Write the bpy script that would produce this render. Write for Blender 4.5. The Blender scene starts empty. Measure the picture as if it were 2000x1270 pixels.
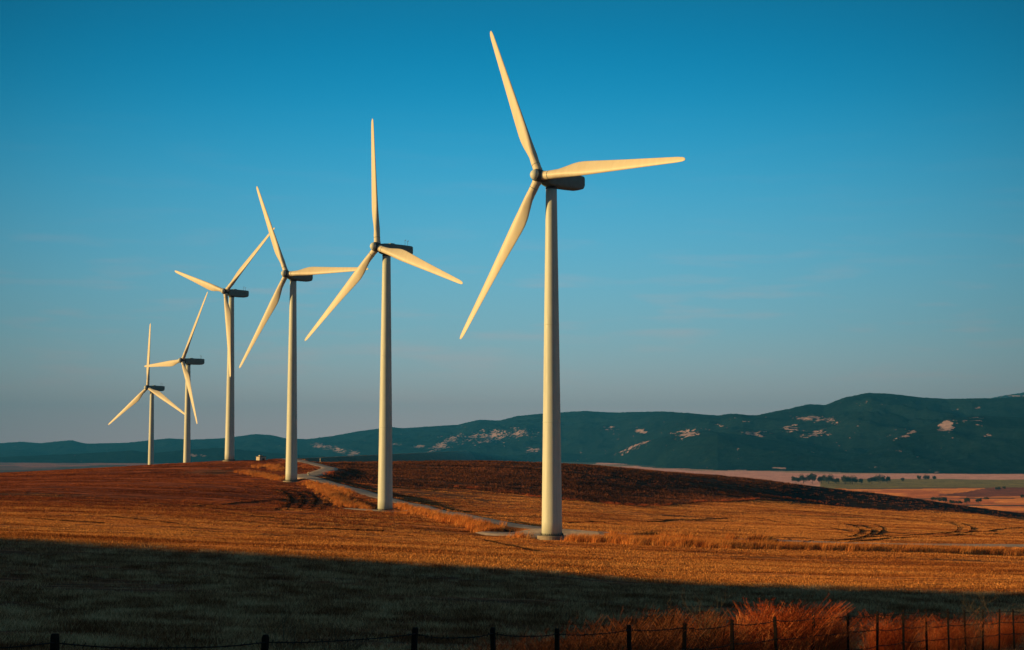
import bpy, math, random
import numpy as np
from mathutils import Vector, Matrix

random.seed(7); RNG = np.random.default_rng(7)
C = bpy.context.scene.collection
scene = bpy.context.scene
R = math.radians

# ---------------------------------------------------------------- camera
FPX, HZ, CX, CY = 3312.0, 876.1, 1000.0, 635.0        # focal length and horizon in photo pixels (2000 x 1270)
PITCH = math.atan((HZ - CY) / FPX)
cam_d = bpy.data.cameras.new('camera'); cam = bpy.data.objects.new('camera', cam_d); C.objects.link(cam)
cam_d.sensor_width = 36.0; cam_d.lens = 36.0 * FPX / 2000.0
cam_d.clip_start = 0.2; cam_d.clip_end = 60000
cam.location = (0, 0, 0); cam.rotation_euler = (math.pi / 2 + PITCH, 0, 0)
scene.camera = cam

# ---------------------------------------------------------------- light
SUN_EL, SUN_AZ = R(8.4), R(82.5)        # azimuth counted from behind the camera towards the left
sdir = Vector((-math.sin(SUN_AZ) * math.cos(SUN_EL), -math.cos(SUN_AZ) * math.cos(SUN_EL), math.sin(SUN_EL)))
sun_d = bpy.data.lights.new('sun', 'SUN'); sun = bpy.data.objects.new('sun', sun_d); C.objects.link(sun)
sun_d.energy = 5.0; sun_d.angle = R(0.7); sun_d.color = (1.0, 0.61, 0.22)
sun.rotation_euler = sdir.to_track_quat('Z', 'Y').to_euler()

world = bpy.data.worlds.new('World'); scene.world = world; world.use_nodes = True
wt = world.node_tree; wn = wt.nodes; wl = wt.links; wn.clear()
def nd(t, typ, **kw):
    n = t.nodes.new(typ)
    for k, v in kw.items():
        if k.startswith('i_'): n.inputs[k[2:].replace('_', ' ')].default_value = v
        else: setattr(n, k, v)
    return n
def ramp(t, pts, interp='LINEAR'):
    n = t.nodes.new('ShaderNodeValToRGB'); cr = n.color_ramp; cr.interpolation = interp
    while len(cr.elements) < len(pts): cr.elements.new(0.5)
    for e, (p, c) in zip(cr.elements, pts):
        e.position = p; e.color = (c[0], c[1], c[2], 1) if not isinstance(c, (int, float)) else (c, c, c, 1)
    return n
def math_n(t, op, a=None, b=None, clamp=False):
    n = t.nodes.new('ShaderNodeMath'); n.operation = op; n.use_clamp = clamp
    for i, v in enumerate((a, b)):
        if v is None: continue
        if isinstance(v, (int, float)): n.inputs[i].default_value = v
        else: t.links.new(v, n.inputs[i])
    return n.outputs[0]
def mixc(t, fac, a, b, blend='MIX'):
    n = t.nodes.new('ShaderNodeMix'); n.data_type = 'RGBA'; n.blend_type = blend
    for s, v in ((0, fac), (6, a), (7, b)):
        if isinstance(v, (int, float)): n.inputs[s].default_value = v
        elif isinstance(v, (tuple, list)): n.inputs[s].default_value = (v[0], v[1], v[2], 1)
        else: t.links.new(v, n.inputs[s])
    return n.outputs[2]
def lin(r, g, b):
    f = lambda c: (c / 255 / 12.92) if c / 255 <= 0.04045 else ((c / 255 + 0.055) / 1.055) ** 2.4
    return (f(r), f(g), f(b))

sky = nd(wt, 'ShaderNodeTexSky'); sky.sky_type = 'NISHITA'; sky.sun_disc = False
sky.sun_elevation = SUN_EL; sky.sun_rotation = math.atan2(sdir.x, sdir.y)
bg1 = nd(wt, 'ShaderNodeBackground'); bg1.inputs['Strength'].default_value = 0.05
wl.new(sky.outputs[0], bg1.inputs['Color'])
tc = nd(wt, 'ShaderNodeTexCoord'); sep = nd(wt, 'ShaderNodeSeparateXYZ'); wl.new(tc.outputs['Generated'], sep.inputs[0])
el = sep.outputs['Z']
# elevation gradient of a deep teal evening sky; photo pixel y -> sin(elevation)
def zy(y): return math.sin(math.atan((HZ - y) / FPX))
SC = 0.5
g = ramp(wt, [(0.0, lin(182, 160, 158)), (zy(800) / SC, lin(168, 162, 161)), (zy(720) / SC, lin(144, 168, 173)), (zy(640) / SC, lin(120, 168, 181)),
              (zy(500) / SC, lin(90, 165, 192)), (zy(340) / SC, lin(50, 151, 190)), (zy(180) / SC, lin(2, 130, 174)), (zy(0) / SC, lin(0, 104, 146)),
              (0.68, (0.006, .12, .20)), (1.0, (0.088, .108, .124))], 'B_SPLINE')
wl.new(math_n(wt, 'MULTIPLY', el, 1 / SC), g.inputs[0])
# the sky is a little brighter straight ahead than to either side
ny = math_n(wt, 'DIVIDE', sep.outputs['X'], math_n(wt, 'MAXIMUM', sep.outputs['Y'], 0.05))
az2 = math_n(wt, 'MULTIPLY', ny, ny)
fall = math_n(wt, 'SUBTRACT', 1.0, math_n(wt, 'MINIMUM', math_n(wt, 'MULTIPLY', az2, 3.4), 0.58))
# thin cirrus streaks low over the hills
mp = nd(wt, 'ShaderNodeMapping'); mp.inputs['Scale'].default_value = (9, 9, 75); mp.inputs['Rotation'].default_value = (0, R(3), 0)
wl.new(tc.outputs['Generated'], mp.inputs[0])
no = nd(wt, 'ShaderNodeTexNoise'); no.inputs['Scale'].default_value = 1.6; no.inputs['Detail'].default_value = 5; wl.new(mp.outputs[0], no.inputs['Vector'])
cr = ramp(wt, [(0.52, 0.0), (0.78, 1.0)]); wl.new(no.outputs[0], cr.inputs[0])
band = ramp(wt, [(0.0, 0.15), (0.04, 0.6), (0.08, 0.7), (0.13, 0.1), (0.2, 0.0)]); wl.new(el, band.inputs[0])
cf = math_n(wt, 'MULTIPLY', math_n(wt, 'MULTIPLY', cr.outputs[0], band.outputs[0]), 0.55)
skyc = mixc(wt, cf, g.outputs[0], lin(176, 160, 160))
skyc = mixc(wt, 1.0, skyc, fall, 'MULTIPLY')
bg2 = nd(wt, 'ShaderNodeBackground'); bg2.inputs['Strength'].default_value = 1.0; wl.new(skyc, bg2.inputs['Color'])
mx = nd(wt, 'ShaderNodeMixShader'); mx.inputs[0].default_value = 0.97
wl.new(bg1.outputs[0], mx.inputs[1]); wl.new(bg2.outputs[0], mx.inputs[2])
wo = nd(wt, 'ShaderNodeOutputWorld'); wl.new(mx.outputs[0], wo.inputs[0])

vs = scene.view_settings; vs.view_transform = 'Standard'; vs.look = 'None'; vs.exposure = 0.4; vs.gamma = 1; vs.use_curve_mapping = False
try:
    scene.cycles.volume_bounces = 0; scene.cycles.max_bounces = 6
except Exception: pass

# ---------------------------------------------------------------- helpers
def np_mesh(name, V, F):
    """V (n,3); F (m,k) faces of k corners"""
    V = np.asarray(V, np.float32); F = np.asarray(F, np.int32); k = F.shape[1]
    me = bpy.data.meshes.new(name)
    me.vertices.add(len(V)); me.vertices.foreach_set('co', V.ravel())
    me.loops.add(F.size); me.loops.foreach_set('vertex_index', F.ravel())
    me.polygons.add(len(F)); me.polygons.foreach_set('loop_start', np.arange(0, F.size, k, dtype=np.int32))
    me.polygons.foreach_set('loop_total', np.full(len(F), k, np.int32))
    me.update(calc_edges=True)
    return me
class MB:
    """collects shapes that become ONE mesh"""
    def __init__(s): s.v = []; s.f = []; s.sm = []
    def add(s, v, f, smooth=False):
        o = len(s.v); s.v += [tuple(p) for p in v]; s.f += [tuple(i + o for i in q) for q in f]; s.sm += [smooth] * len(f)
    def rings(s, rings, smooth=True, cap=True, closed=True):
        n = len(rings[0]); v = [p for r in rings for p in r]; f = []
        for i in range(len(rings) - 1):
            for j in range(n if closed else n - 1):
                k = (j + 1) % n; f.append((i * n + j, i * n + k, (i + 1) * n + k, (i + 1) * n + j))
        s.add(v, f, smooth)
        if cap:
            o = len(s.v) - len(v)
            s.f.append(tuple(o + j for j in range(n))[::-1]); s.sm.append(False)
            s.f.append(tuple(o + (len(rings) - 1) * n + j for j in range(n))); s.sm.append(False)
    def lathe(s, prof, n=32, M=None, smooth=True, cap=True):
        rs = []
        for r, z in prof:
            ring = [Vector((r * math.cos(2 * math.pi * k / n), r * math.sin(2 * math.pi * k / n), z)) for k in range(n)]
            rs.append([M @ p for p in ring] if M else ring)
        s.rings(rs, smooth, cap)
    def box(s, c, d, M=None, bev=0.0):
        x, y, z = (q / 2 for q in d); b = bev
        if b <= 0:
            v = [Vector((sx * x, sy * y, sz * z)) for sz in (-1, 1) for sx, sy in ((-1, -1), (1, -1), (1, 1), (-1, 1))]
            v = [p + Vector(c) for p in v]
            if M: v = [M @ p for p in v]
            s.add(v, [(3, 2, 1, 0), (4, 5, 6, 7), (0, 1, 5, 4), (1, 2, 6, 5), (2, 3, 7, 6), (3, 0, 4, 7)])
        else:
            def ring(ix, iy, zz):
                return [Vector((sx * ix + c[0], sy * iy + c[1], zz + c[2])) for sx, sy in ((-1, -1), (1, -1), (1, 1), (-1, 1))]
            rs = [ring(x - b, y - b, -z), ring(x, y, -z + b), ring(x, y, z - b), ring(x - b, y - b, z)]
            if M: rs = [[M @ p for p in r] for r in rs]
            s.rings(rs, False, True)
    def tube(s, pts, rad, n=6, smooth=True):
        pts = [Vector(p) for p in pts]; rs = []
        for i, p in enumerate(pts):
            t = (pts[min(i + 1, len(pts) - 1)] - pts[max(i - 1, 0)]).normalized()
            a = t.cross(Vector((0, 0, 1)));
            if a.length < 1e-3: a = t.cross(Vector((1, 0, 0)))
            a.normalize(); b = t.cross(a)
            r = rad[i] if isinstance(rad, (list, tuple)) else rad
            rs.append([p + a * r * math.cos(2 * math.pi * k / n) + b * r * math.sin(2 * math.pi * k / n) for k in range(n)])
        s.rings(rs, smooth, True)
    def build(s, name, mat, parent=None):
        me = bpy.data.meshes.new(name); me.from_pydata(s.v, [], s.f); me.update()
        me.polygons.foreach_set('use_smooth', s.sm)
        o = bpy.data.objects.new(name, me); C.objects.link(o)
        if mat: me.materials.append(mat)
        if parent: o.parent = parent
        return o
def tag(o, label=None, cat=None, group=None, kind=None):
    for k, v in (('label', label), ('category', cat), ('group', group), ('kind', kind)):
        if v: o[k] = v
    return o
def empty(name, loc, rz=0):
    o = bpy.data.objects.new(name, None); C.objects.link(o); o.location = loc; o.rotation_euler = (0, 0, rz); return o
def copy_tree(o, parent=None):
    c = o.copy(); C.objects.link(c); c.parent = parent
    for ch in [q for q in o.children]: copy_tree(ch, c)
    return c

# smooth value noise in numpy
class VN:
    def __init__(s, seed):
        s.g = np.random.default_rng(seed).random((256, 256))
    def __call__(s, x, y):
        xi = np.floor(x).astype(int); yi = np.floor(y).astype(int); fx = x - xi; fy = y - yi
        fx = fx * fx * (3 - 2 * fx); fy = fy * fy * (3 - 2 * fy)
        g_ = lambda a, b: s.g[a & 255, b & 255]
        return (g_(xi, yi) * (1 - fx) + g_(xi + 1, yi) * fx) * (1 - fy) + (g_(xi, yi + 1) * (1 - fx) + g_(xi + 1, yi + 1) * fx) * fy
    def fbm(s, x, y, o=4):
        r = 0; a = 1; t = 0
        for i in range(o): r = r + a * s(x * 2 ** i + 17.3 * i, y * 2 ** i - 9.1 * i); t += a; a *= .5
        return r / t
N1, N2, N3 = VN(1), VN(2), VN(3)
def sstep(a, b, x):
    t = np.clip((x - a) / (b - a), 0, 1); return t * t * (3 - 2 * t)

# ---------------------------------------------------------------- lie of the land
def zpx(y, Y): return -(y - HZ) / FPX * Y
def xpx(x, Y): return (x - CX) / FPX * Y
TURB = [  # X, Y, base z, yaw, phase
    (5.00, 213.7, -10.89, 45.6, -28.0), (-21.74, 292.2, -10.57, 45.4, -10.4), (-48.16, 371.6, -7.08, 36.6, -29.0),
    (-75.58, 455.2, -3.20, 40.5, 47.8), (-101.66, 531.9, -17.73, 48.7, 27.8), (-131.30, 618.6, -23.10, 36.4, -4.2)]
POSTPX = [(117, 1233), (524, 1235), (813, 1221), (963, 1221), (1087, 1223), (1226, 1216), (1334, 1212), (1425, 1206), (1508, 1200), (1583, 1196),
          (1650, 1192), (1707, 1190), (1757, 1187), (1800, 1186), (1843, 1186), (1875, 1187), (1911, 1186), (1943, 1185), (1969, 1186), (1995, 1186)]
fphi = math.atan(FPX / (2612 - CX)); FX0, FY0 = 508 / FPX * 32.6, 32.6
POSTS = []
for px, py in POSTPX:
    u = (px - CX) / FPX
    t = (u * FY0 - FX0) / (math.cos(fphi) - u * math.sin(fphi))
    Y = FY0 + t * math.sin(fphi); POSTS.append((FX0 + t * math.cos(fphi), Y, zpx(py, Y)))
ctrl = []
for X, Y, z in POSTS[::2]: ctrl.append((X, Y, z - 1.25))
for X, Y, z, a, b in TURB: ctrl.append((X, Y, z - (.34 if Y < 220 else .22)))
for X, Y, z in [(0, 0, -1.7), (-25, 0, -1.2), (25, 0, -3.6), (0, -40, -1.0), (-60, -40, 0), (60, -40, -5), (45, 20, -6.6), (-45, 20, -2.2), (-110, 30, -2), (-110, 120, -4), (-140, 260, -7),
                (110, 20, -12), (110, 110, -14)]: ctrl.append((X, Y, z))
COL = {-350: [(35, 1245), (70, 1135), (110, 1066), (150, 1025), (230, 985), (340, 955), (430, 943)],
       0: [(35, 1250), (70, 1148), (110, 1080), (150, 1037), (230, 988), (340, 944), (430, 925)],
       250: [(35, 1253), (70, 1160), (110, 1092), (150, 1050), (230, 996), (340, 942), (440, 912)],
       364: [(440, 907)],
       500: [(40, 1243), (70, 1168), (110, 1100), (150, 1058), (230, 1004), (330, 952), (400, 922), (465, 901)],
       640: [(330, 965), (372, 942), (410, 921), (468, 904)],
       752: [(40, 1250), (70, 1172), (110, 1108), (150, 1067), (230, 1020), (372, 952), (430, 925), (490, 904)],
       1078: [(48, 1240), (70, 1188), (110, 1128), (150, 1086), (285, 1013), (370, 976), (430, 943), (500, 905)],
       1300: [(55, 1228), (110, 1142), (150, 1100), (213, 1056), (300, 1022), (400, 990), (450, 962), (530, 922)],
       1450: [(545, 936), (470, 968), (410, 990)],
       1600: [(110, 1148), (150, 1108), (213, 1067), (300, 1030), (400, 1003), (480, 984), (560, 957)],
       1720: [(572, 970)],
       1850: [(580, 993), (480, 1000)],
       2000: [(75, 1195), (110, 1155), (150, 1116), (213, 1078), (300, 1047), (400, 1030), (500, 1020), (600, 1011)],
       2400: [(110, 1160), (213, 1090), (300, 1065), (450, 1050), (600, 1045)]}
for x, lst in COL.items():
    for Y, y in lst: ctrl.append((xpx(x, Y), Y, zpx(y, Y)))
for x in (-350, 0, 250, 500, 752, 1078, 1300, 1600, 2000, 2400):
    ctrl.append((xpx(x, 640), 640, -26 if x < 700 else -33)); ctrl.append((xpx(x, 760), 760, -38)); ctrl.append((xpx(x, 900), 900, -46))
for x in (-350, 0): ctrl.append((xpx(x, 520), 520, -14))
ctrl = np.array(ctrl)
CS = 30.0
def phi(d2): return np.sqrt(d2 + CS * CS)
def wc(P):                                      # distances felt on a square-root-like scale so near detail stays fine
    return P
A = phi(((ctrl[:, None, :2] - ctrl[None, :, :2]) ** 2).sum(-1)); n_ = len(ctrl)
K = np.zeros((n_ + 3, n_ + 3)); K[:n_, :n_] = A - np.eye(n_) * 0.15
K[:n_, n_] = 1; K[:n_, n_ + 1:] = ctrl[:, :2] / 100; K[n_, :n_] = 1; K[n_ + 1:, :n_] = (ctrl[:, :2] / 100).T
Wt = np.linalg.solve(K, np.concatenate([ctrl[:, 2], [0, 0, 0]]))
def rbf(X, Y):
    X = np.atleast_1d(np.asarray(X, float)); Y = np.atleast_1d(np.asarray(Y, float)); out = np.empty(len(X))
    for i in range(0, len(X), 60000):
        x = X[i:i + 60000]; y = Y[i:i + 60000]
        d2 = (x[:, None] - ctrl[None, :, 0]) ** 2 + (y[:, None] - ctrl[None, :, 1]) ** 2
        out[i:i + 60000] = phi(d2) @ Wt[:n_] + Wt[n_] + Wt[n_ + 1] * x / 100 + Wt[n_ + 2] * y / 100
    return out
VALLEY = -56.0
# the rise on the left, outside the picture, whose shadow covers the foreground; its crest heights are filled in below
HILLX = -215.0; HILL = None; ROAD_ARR = None; BUMPS = []
def road_dist(X, Y, arr=None):
    arr = ROAD_ARR if arr is None else arr
    d = np.full(len(X), 1e9)
    for i in range(len(arr)): d = np.minimum(d, np.hypot(X - arr[i, 0], Y - arr[i, 1]))
    return d
def ground_z(X, Y):
    X = np.atleast_1d(np.asarray(X, float)); Y = np.atleast_1d(np.asarray(Y, float))
    r = np.hypot(X, Y)
    Xc = np.clip(X, -260, 230); Yc = np.clip(Y, -60, 950)
    z = rbf(Xc, Yc)
    far = np.maximum(sstep(620, 950, Y), np.maximum(sstep(190, 420, X), np.maximum(sstep(240, 460, -X), sstep(60, 400, -Y))))
    val = VALLEY + 5.5 * (N2.fbm(X / 900 + 3, Y / 700, 3) - .5) * sstep(700, 1500, r)
    val = val + 2.5 * (N3.fbm(X / 210, Y / 160, 2) - .5)
    z = z * (1 - far) + val * far
    if HILL is not None:
        m = np.abs(X - HILLX) < 170
        if m.any():
            g_ = np.exp(-((X[m] - HILLX) / 42) ** 2); top = np.interp(Y[m], HILL[0], HILL[1])
            z[m] = z[m] * (1 - g_) + top * g_
    # gentle unevenness
    amp = sstep(20, 60, r)
    z = z + amp * (0.75 * (N1.fbm(X / 34, Y / 24, 3) - .5) + 0.10 * (N3.fbm(X / 4.0, Y / 3.0, 2) - .5))
    if ROAD_ARR is not None:
        m = (np.abs(X) < 140) & (Y > 150) & (Y < 560)
        if m.any():
            d = road_dist(X[m], Y[m]); z[m] += .70 * sstep(5.5, 2.4, d)
        for cx, cy, rx, ry, h in BUMPS:
            q = np.hypot((X - cx) / rx, (Y - cy) / ry); z = z + h * sstep(1.35, .9, q)
    return z
def hit(x, y, y0=12.0, y1=9000.0, first=True):
    """where the line of sight through photo pixel (x, y) meets the land"""
    Ys = y0 * (y1 / y0) ** np.linspace(0, 1, 4000); Xs = (x - CX) / FPX * Ys
    # rays of a pitched camera
    d = np.array([(x - CX), FPX, 0.0]); sz = -(y - HZ) / FPX
    zs = sz * Ys; gz = ground_z(Xs, Ys); m = np.nonzero(gz >= zs)[0]
    if len(m) == 0: return None
    i = m[0]; return Vector((Xs[i], Ys[i], gz[i]))
def gz1(x, y): return float(ground_z([x], [y])[0])

# ---------------------------------------------------------------- materials
def new_mat(name, rough=0.9, spec=0.2):
    m = bpy.data.materials.new(name); m.use_nodes = True; t = m.node_tree
    b = t.nodes['Principled BSDF']; b.inputs['Roughness'].default_value = rough; b.inputs['Specular IOR Level'].default_value = spec
    return m, t, b
def noise(t, scale, detail=4, vec=None, mscale=None, rough=0.5):
    n = t.nodes.new('ShaderNodeTexNoise'); n.inputs['Scale'].default_value = scale; n.inputs['Detail'].default_value = detail; n.inputs['Roughness'].default_value = rough
    if vec is None:
        vec = t.nodes.new('ShaderNodeNewGeometry').outputs['Position']
    if mscale:
        mp = t.nodes.new('ShaderNodeMapping'); mp.inputs['Scale'].default_value = mscale; t.links.new(vec, mp.inputs[0]); vec = mp.outputs[0]
    t.links.new(vec, n.inputs['Vector']); return n.outputs[0]
def bump(t, b, h, strength, dist):
    n = t.nodes.new('ShaderNodeBump'); n.inputs['Strength'].default_value = strength; n.inputs['Distance'].default_value = dist
    t.links.new(h, n.inputs['Height']); t.links.new(n.outputs[0], b.inputs['Normal'])
def simple(name, c, c2=None, scale=3.0, rough=0.9, spec=0.2, bs=0, metal=0, mscale=None):
    m, t, b = new_mat(name, rough, spec); b.inputs['Metallic'].default_value = metal
    tcn = t.nodes.new('ShaderNodeTexCoord').outputs['Object']
    f = noise(t, scale, 5, tcn, mscale)
    rp = ramp(t, [(0.35, c), (0.65, c2 or tuple(q * .8 for q in c))]); t.links.new(f, rp.inputs[0]); t.links.new(rp.outputs[0], b.inputs['Base Color'])
    if bs: bump(t, b, f, bs, 0.03)
    return m

# turbine paint: off-white with faint weather streaks running down
M_paint, t, b = new_mat('turbine_paint', 0.5, 0.3)
oc = t.nodes.new('ShaderNodeTexCoord').outputs['Object']
f1 = noise(t, 1.0, 5, oc, (2.2, 2.2, 0.07)); f2 = noise(t, 0.6, 4, oc)
rp = ramp(t, [(0.3, (.52, .59, .54)), (0.52, (.63, .71, .64)), (0.8, (.70, .77, .70))]); t.links.new(f1, rp.inputs[0])
rp2 = ramp(t, [(0.3, 0.92), (0.7, 1.0)]); t.links.new(f2, rp2.inputs[0])
t.links.new(mixc(t, 1.0, rp.outputs[0], rp2.outputs[0], 'MULTIPLY'), b.inputs['Base Color'])
rr = ramp(t, [(0.3, 0.42), (0.7, 0.6)]); t.links.new(f2, rr.inputs[0]); t.links.new(rr.outputs[0], b.inputs['Roughness'])
M_blade, t, b = new_mat('blade_paint', 0.45, 0.3)
oc = t.nodes.new('ShaderNodeTexCoord').outputs['Object']
f1 = noise(t, 0.9, 5, oc, (1.5, 1.5, 0.2))
rp = ramp(t, [(0.3, (.64, .60, .46)), (0.7, (.70, .68, .54))]); t.links.new(f1, rp.inputs[0]); t.links.new(rp.outputs[0], b.inputs['Base Color'])
M_nac = simple('nacelle_shell', (.22, .32, .31), (.17, .26, .25), 1.2, 0.55, 0.3)
M_dark = simple('dark_metal', (.07, .08, .08), (.04, .045, .045), 4, 0.6, 0.4)
M_grey = simple('hub_casting', (.07, .085, .09), (.05, .06, .065), 3, 0.6, 0.3)
M_conc = simple('concrete', (.36, .31, .25), (.26, .22, .18), 2.5, 0.95, 0.1, 0.4)
M_white = simple('hut_render', (.62, .56, .46), (.50, .45, .37), 1.5, 0.9, 0.1)
M_roof = simple('hut_roof', (.20, .18, .16), (.13, .12, .11), 2, 0.9, 0.1)
M_post = simple('fence_post_rust_shaded', (.020, .013, .010), (.010, .007, .006), 14, 0.9, 0.2, 0.3)  # rust brown taken near black, the posts' shade put into their colour
M_wire = simple('barbed_wire_steel', (.02, .014, .012), (.01, .008, .007), 30, 0.8, 0.3)
M_bark = simple('bark', (.10, .07, .05), (.06, .045, .035), 5, 0.95, 0.1)
M_stalk = simple('dry_stalk', (.20, .15, .09), (.10, .075, .05), 8, 0.95, 0.1)

def attr(t, name):
    n = t.nodes.new('ShaderNodeAttribute'); n.attribute_name = name; return n

# ground
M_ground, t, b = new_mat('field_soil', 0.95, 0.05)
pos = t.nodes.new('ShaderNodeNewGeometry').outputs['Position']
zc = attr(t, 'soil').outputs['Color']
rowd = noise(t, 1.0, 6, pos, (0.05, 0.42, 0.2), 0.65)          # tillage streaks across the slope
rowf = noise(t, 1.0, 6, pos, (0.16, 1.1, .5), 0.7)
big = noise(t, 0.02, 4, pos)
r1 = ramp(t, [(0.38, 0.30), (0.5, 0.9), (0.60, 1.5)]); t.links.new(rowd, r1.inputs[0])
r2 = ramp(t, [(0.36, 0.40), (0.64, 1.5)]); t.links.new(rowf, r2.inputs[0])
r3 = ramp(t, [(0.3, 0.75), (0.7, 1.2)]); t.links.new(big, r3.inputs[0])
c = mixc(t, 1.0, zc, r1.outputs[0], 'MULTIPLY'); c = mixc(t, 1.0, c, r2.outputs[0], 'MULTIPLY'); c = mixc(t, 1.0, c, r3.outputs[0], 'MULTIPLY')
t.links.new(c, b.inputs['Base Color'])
b.inputs['Sheen Weight'].default_value = 0.9; b.inputs['Sheen Roughness'].default_value = 0.6; t.links.new(c, b.inputs['Sheen Tint'])
hsum = math_n(t, 'ADD', math_n(t, 'MULTIPLY', rowd, 1.0), math_n(t, 'MULTIPLY', rowf, 0.5))
bump(t, b, hsum, 0.9, 0.5)

# ---------------------------------------------------------------- field zones
def in_poly(px, py, poly):
    ins = np.zeros(px.shape, bool); n = len(poly); j = n - 1
    for i in range(n):
        xi, yi = poly[i]; xj, yj = poly[j]
        c_ = ((yi > py) != (yj > py)) & (px < (xj - xi) * (py - yi) / (yj - yi + 1e-12) + xi)
        ins ^= c_; j = i
    return ins
def worldpoly(pts): return [(lambda v: (v.x, v.y))(hit(*p)) for p in pts]
# the brown ridge beyond the stubble: its near edge on the ground
edge_px = [(600, 928), (680, 941), (800, 952), (900, 955), (1000, 965), (1100, 974), (1200, 984), (1290, 988), (1400, 981), (1480, 976), (1600, 985), (1750, 998), (1990, 1010)]
RIDGE_EDGE = [hit(*p) for p in edge_px]
RE_X = np.array([p.x for p in RIDGE_EDGE]); RE_Y = np.array([p.y for p in RIDGE_EDGE])
SH_PX = [(0, 1050), (300, 1068), (500, 1081), (700, 1094), (1000, 1113), (1300, 1131), (1600, 1145), (1990, 1160)]
SH = [hit(*p) for p in SH_PX]; SH_X = np.array([p.x for p in SH]); SH_Y = np.array([p.y for p in SH])

tE = math.tan(SUN_EL); tA = math.tan(math.pi / 2 - SUN_AZ)
def crest_for(x, y, z):
    dx = (x - HILLX); return y - tA * dx, z + dx * tE / math.sin(SUN_AZ)
hp = [crest_for(p.x, p.y, p.z + .05) for p in SH]
for (px, py, pz), up_ in zip(POSTS, [4, 4, 3.8, 3.5, 3.0, 2.2, 1.6, 1.0, .15, .12, .25, .35, .15, .2, .12, .2, .12, .12, .12, .12]): hp.append(crest_for(px, py, pz - 1.25 + up_))
for x_, y_ in ((16, 72), (20, 84), (26, 98)): hp.append(crest_for(x_, y_, float(ground_z([x_], [y_])[0]) + 1.7))
hp.sort(); hp = [(-400, hp[0][1])] + hp; e_ = hp[-1]; hp += [(e_[0] + 30, e_[1] - 9), (e_[0] + 60, -4), (e_[0] + 100, -10), (9999, -10)]
HILL = (np.array([p[0] for p in hp]), np.array([p[1] for p in hp]))
ROAD_PX = [(2350, 1086), (2000, 1076), (1850, 1074), (1700, 1071), (1550, 1067), (1400, 1062), (1250, 1055), (1150, 1049), (1060, 1042), (980, 1031), (900, 1014), (830, 999), (775, 986), (720, 971), (670, 956), (625, 944), (592, 934)]
ROADP = [hit(*p) for p in ROAD_PX]; ROADP = [(p.x, p.y) for p in ROADP]
ROADP += [(-45.5, 385), (-44.0, 402), (-45.2, 420), (-50, 436), (-56, 452), (-63, 470), (-72, 500), (-90, 530)]
def smooth_path(pts, sub=10):
    P = [Vector((p[0], p[1], 0)) for p in pts]; out = []
    for i in range(len(P) - 1):
        p0 = P[max(i - 1, 0)]; p1 = P[i]; p2 = P[i + 1]; p3 = P[min(i + 2, len(P) - 1)]
        for k in range(sub):
            s = k / sub
            out.append(0.5 * ((2 * p1) + (-p0 + p2) * s + (2 * p0 - 5 * p1 + 4 * p2 - p3) * s * s + (-p0 + 3 * p1 - 3 * p2 + p3) * s ** 3))
    return out + [P[-1]]
ROADC = smooth_path(ROADP); ROAD_ARR = np.array([(p.x, p.y) for p in ROADC])
BUMPS = [(4.0, 220.0, 8.5, 3.4, .25)]

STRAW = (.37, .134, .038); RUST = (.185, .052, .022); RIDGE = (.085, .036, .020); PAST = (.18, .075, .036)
DARKZ = [(hit(x, y), a, b_) for x, y, a, b_ in [(850, 966, 9, 12), (960, 1011, 8, 5), (430, 922, 9, 9), (60, 966, 12, 7), (920, 975, 8, 7), (1010, 1015, 6, 3), (1130, 1094, 4, 1.6), (1330, 1008, 9, 3), (250, 1010, 10, 3), (760, 1072, 9, 3), (1700, 1003, 14, 5), (1850, 1092, 5, 1.5), (1720, 985, 30, 18), (1850, 1003, 25, 8)]]  # the last two broad zones put the ridge shoulder's shade into the soil
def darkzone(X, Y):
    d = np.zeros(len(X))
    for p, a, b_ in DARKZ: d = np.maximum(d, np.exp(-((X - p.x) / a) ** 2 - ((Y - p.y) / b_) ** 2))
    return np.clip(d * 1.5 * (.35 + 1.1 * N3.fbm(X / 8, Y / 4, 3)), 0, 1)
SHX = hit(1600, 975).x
def shoulder_shade(X, Y):
    return sstep(SHX - 10, SHX + 4, X + 6 * (N1(X / 9, Y / 9) - .5) - .25 * (Y - 540)) * sstep(-1, 3, Y - np.interp(X, RE_X, RE_Y)) * (Y < 720)
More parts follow.
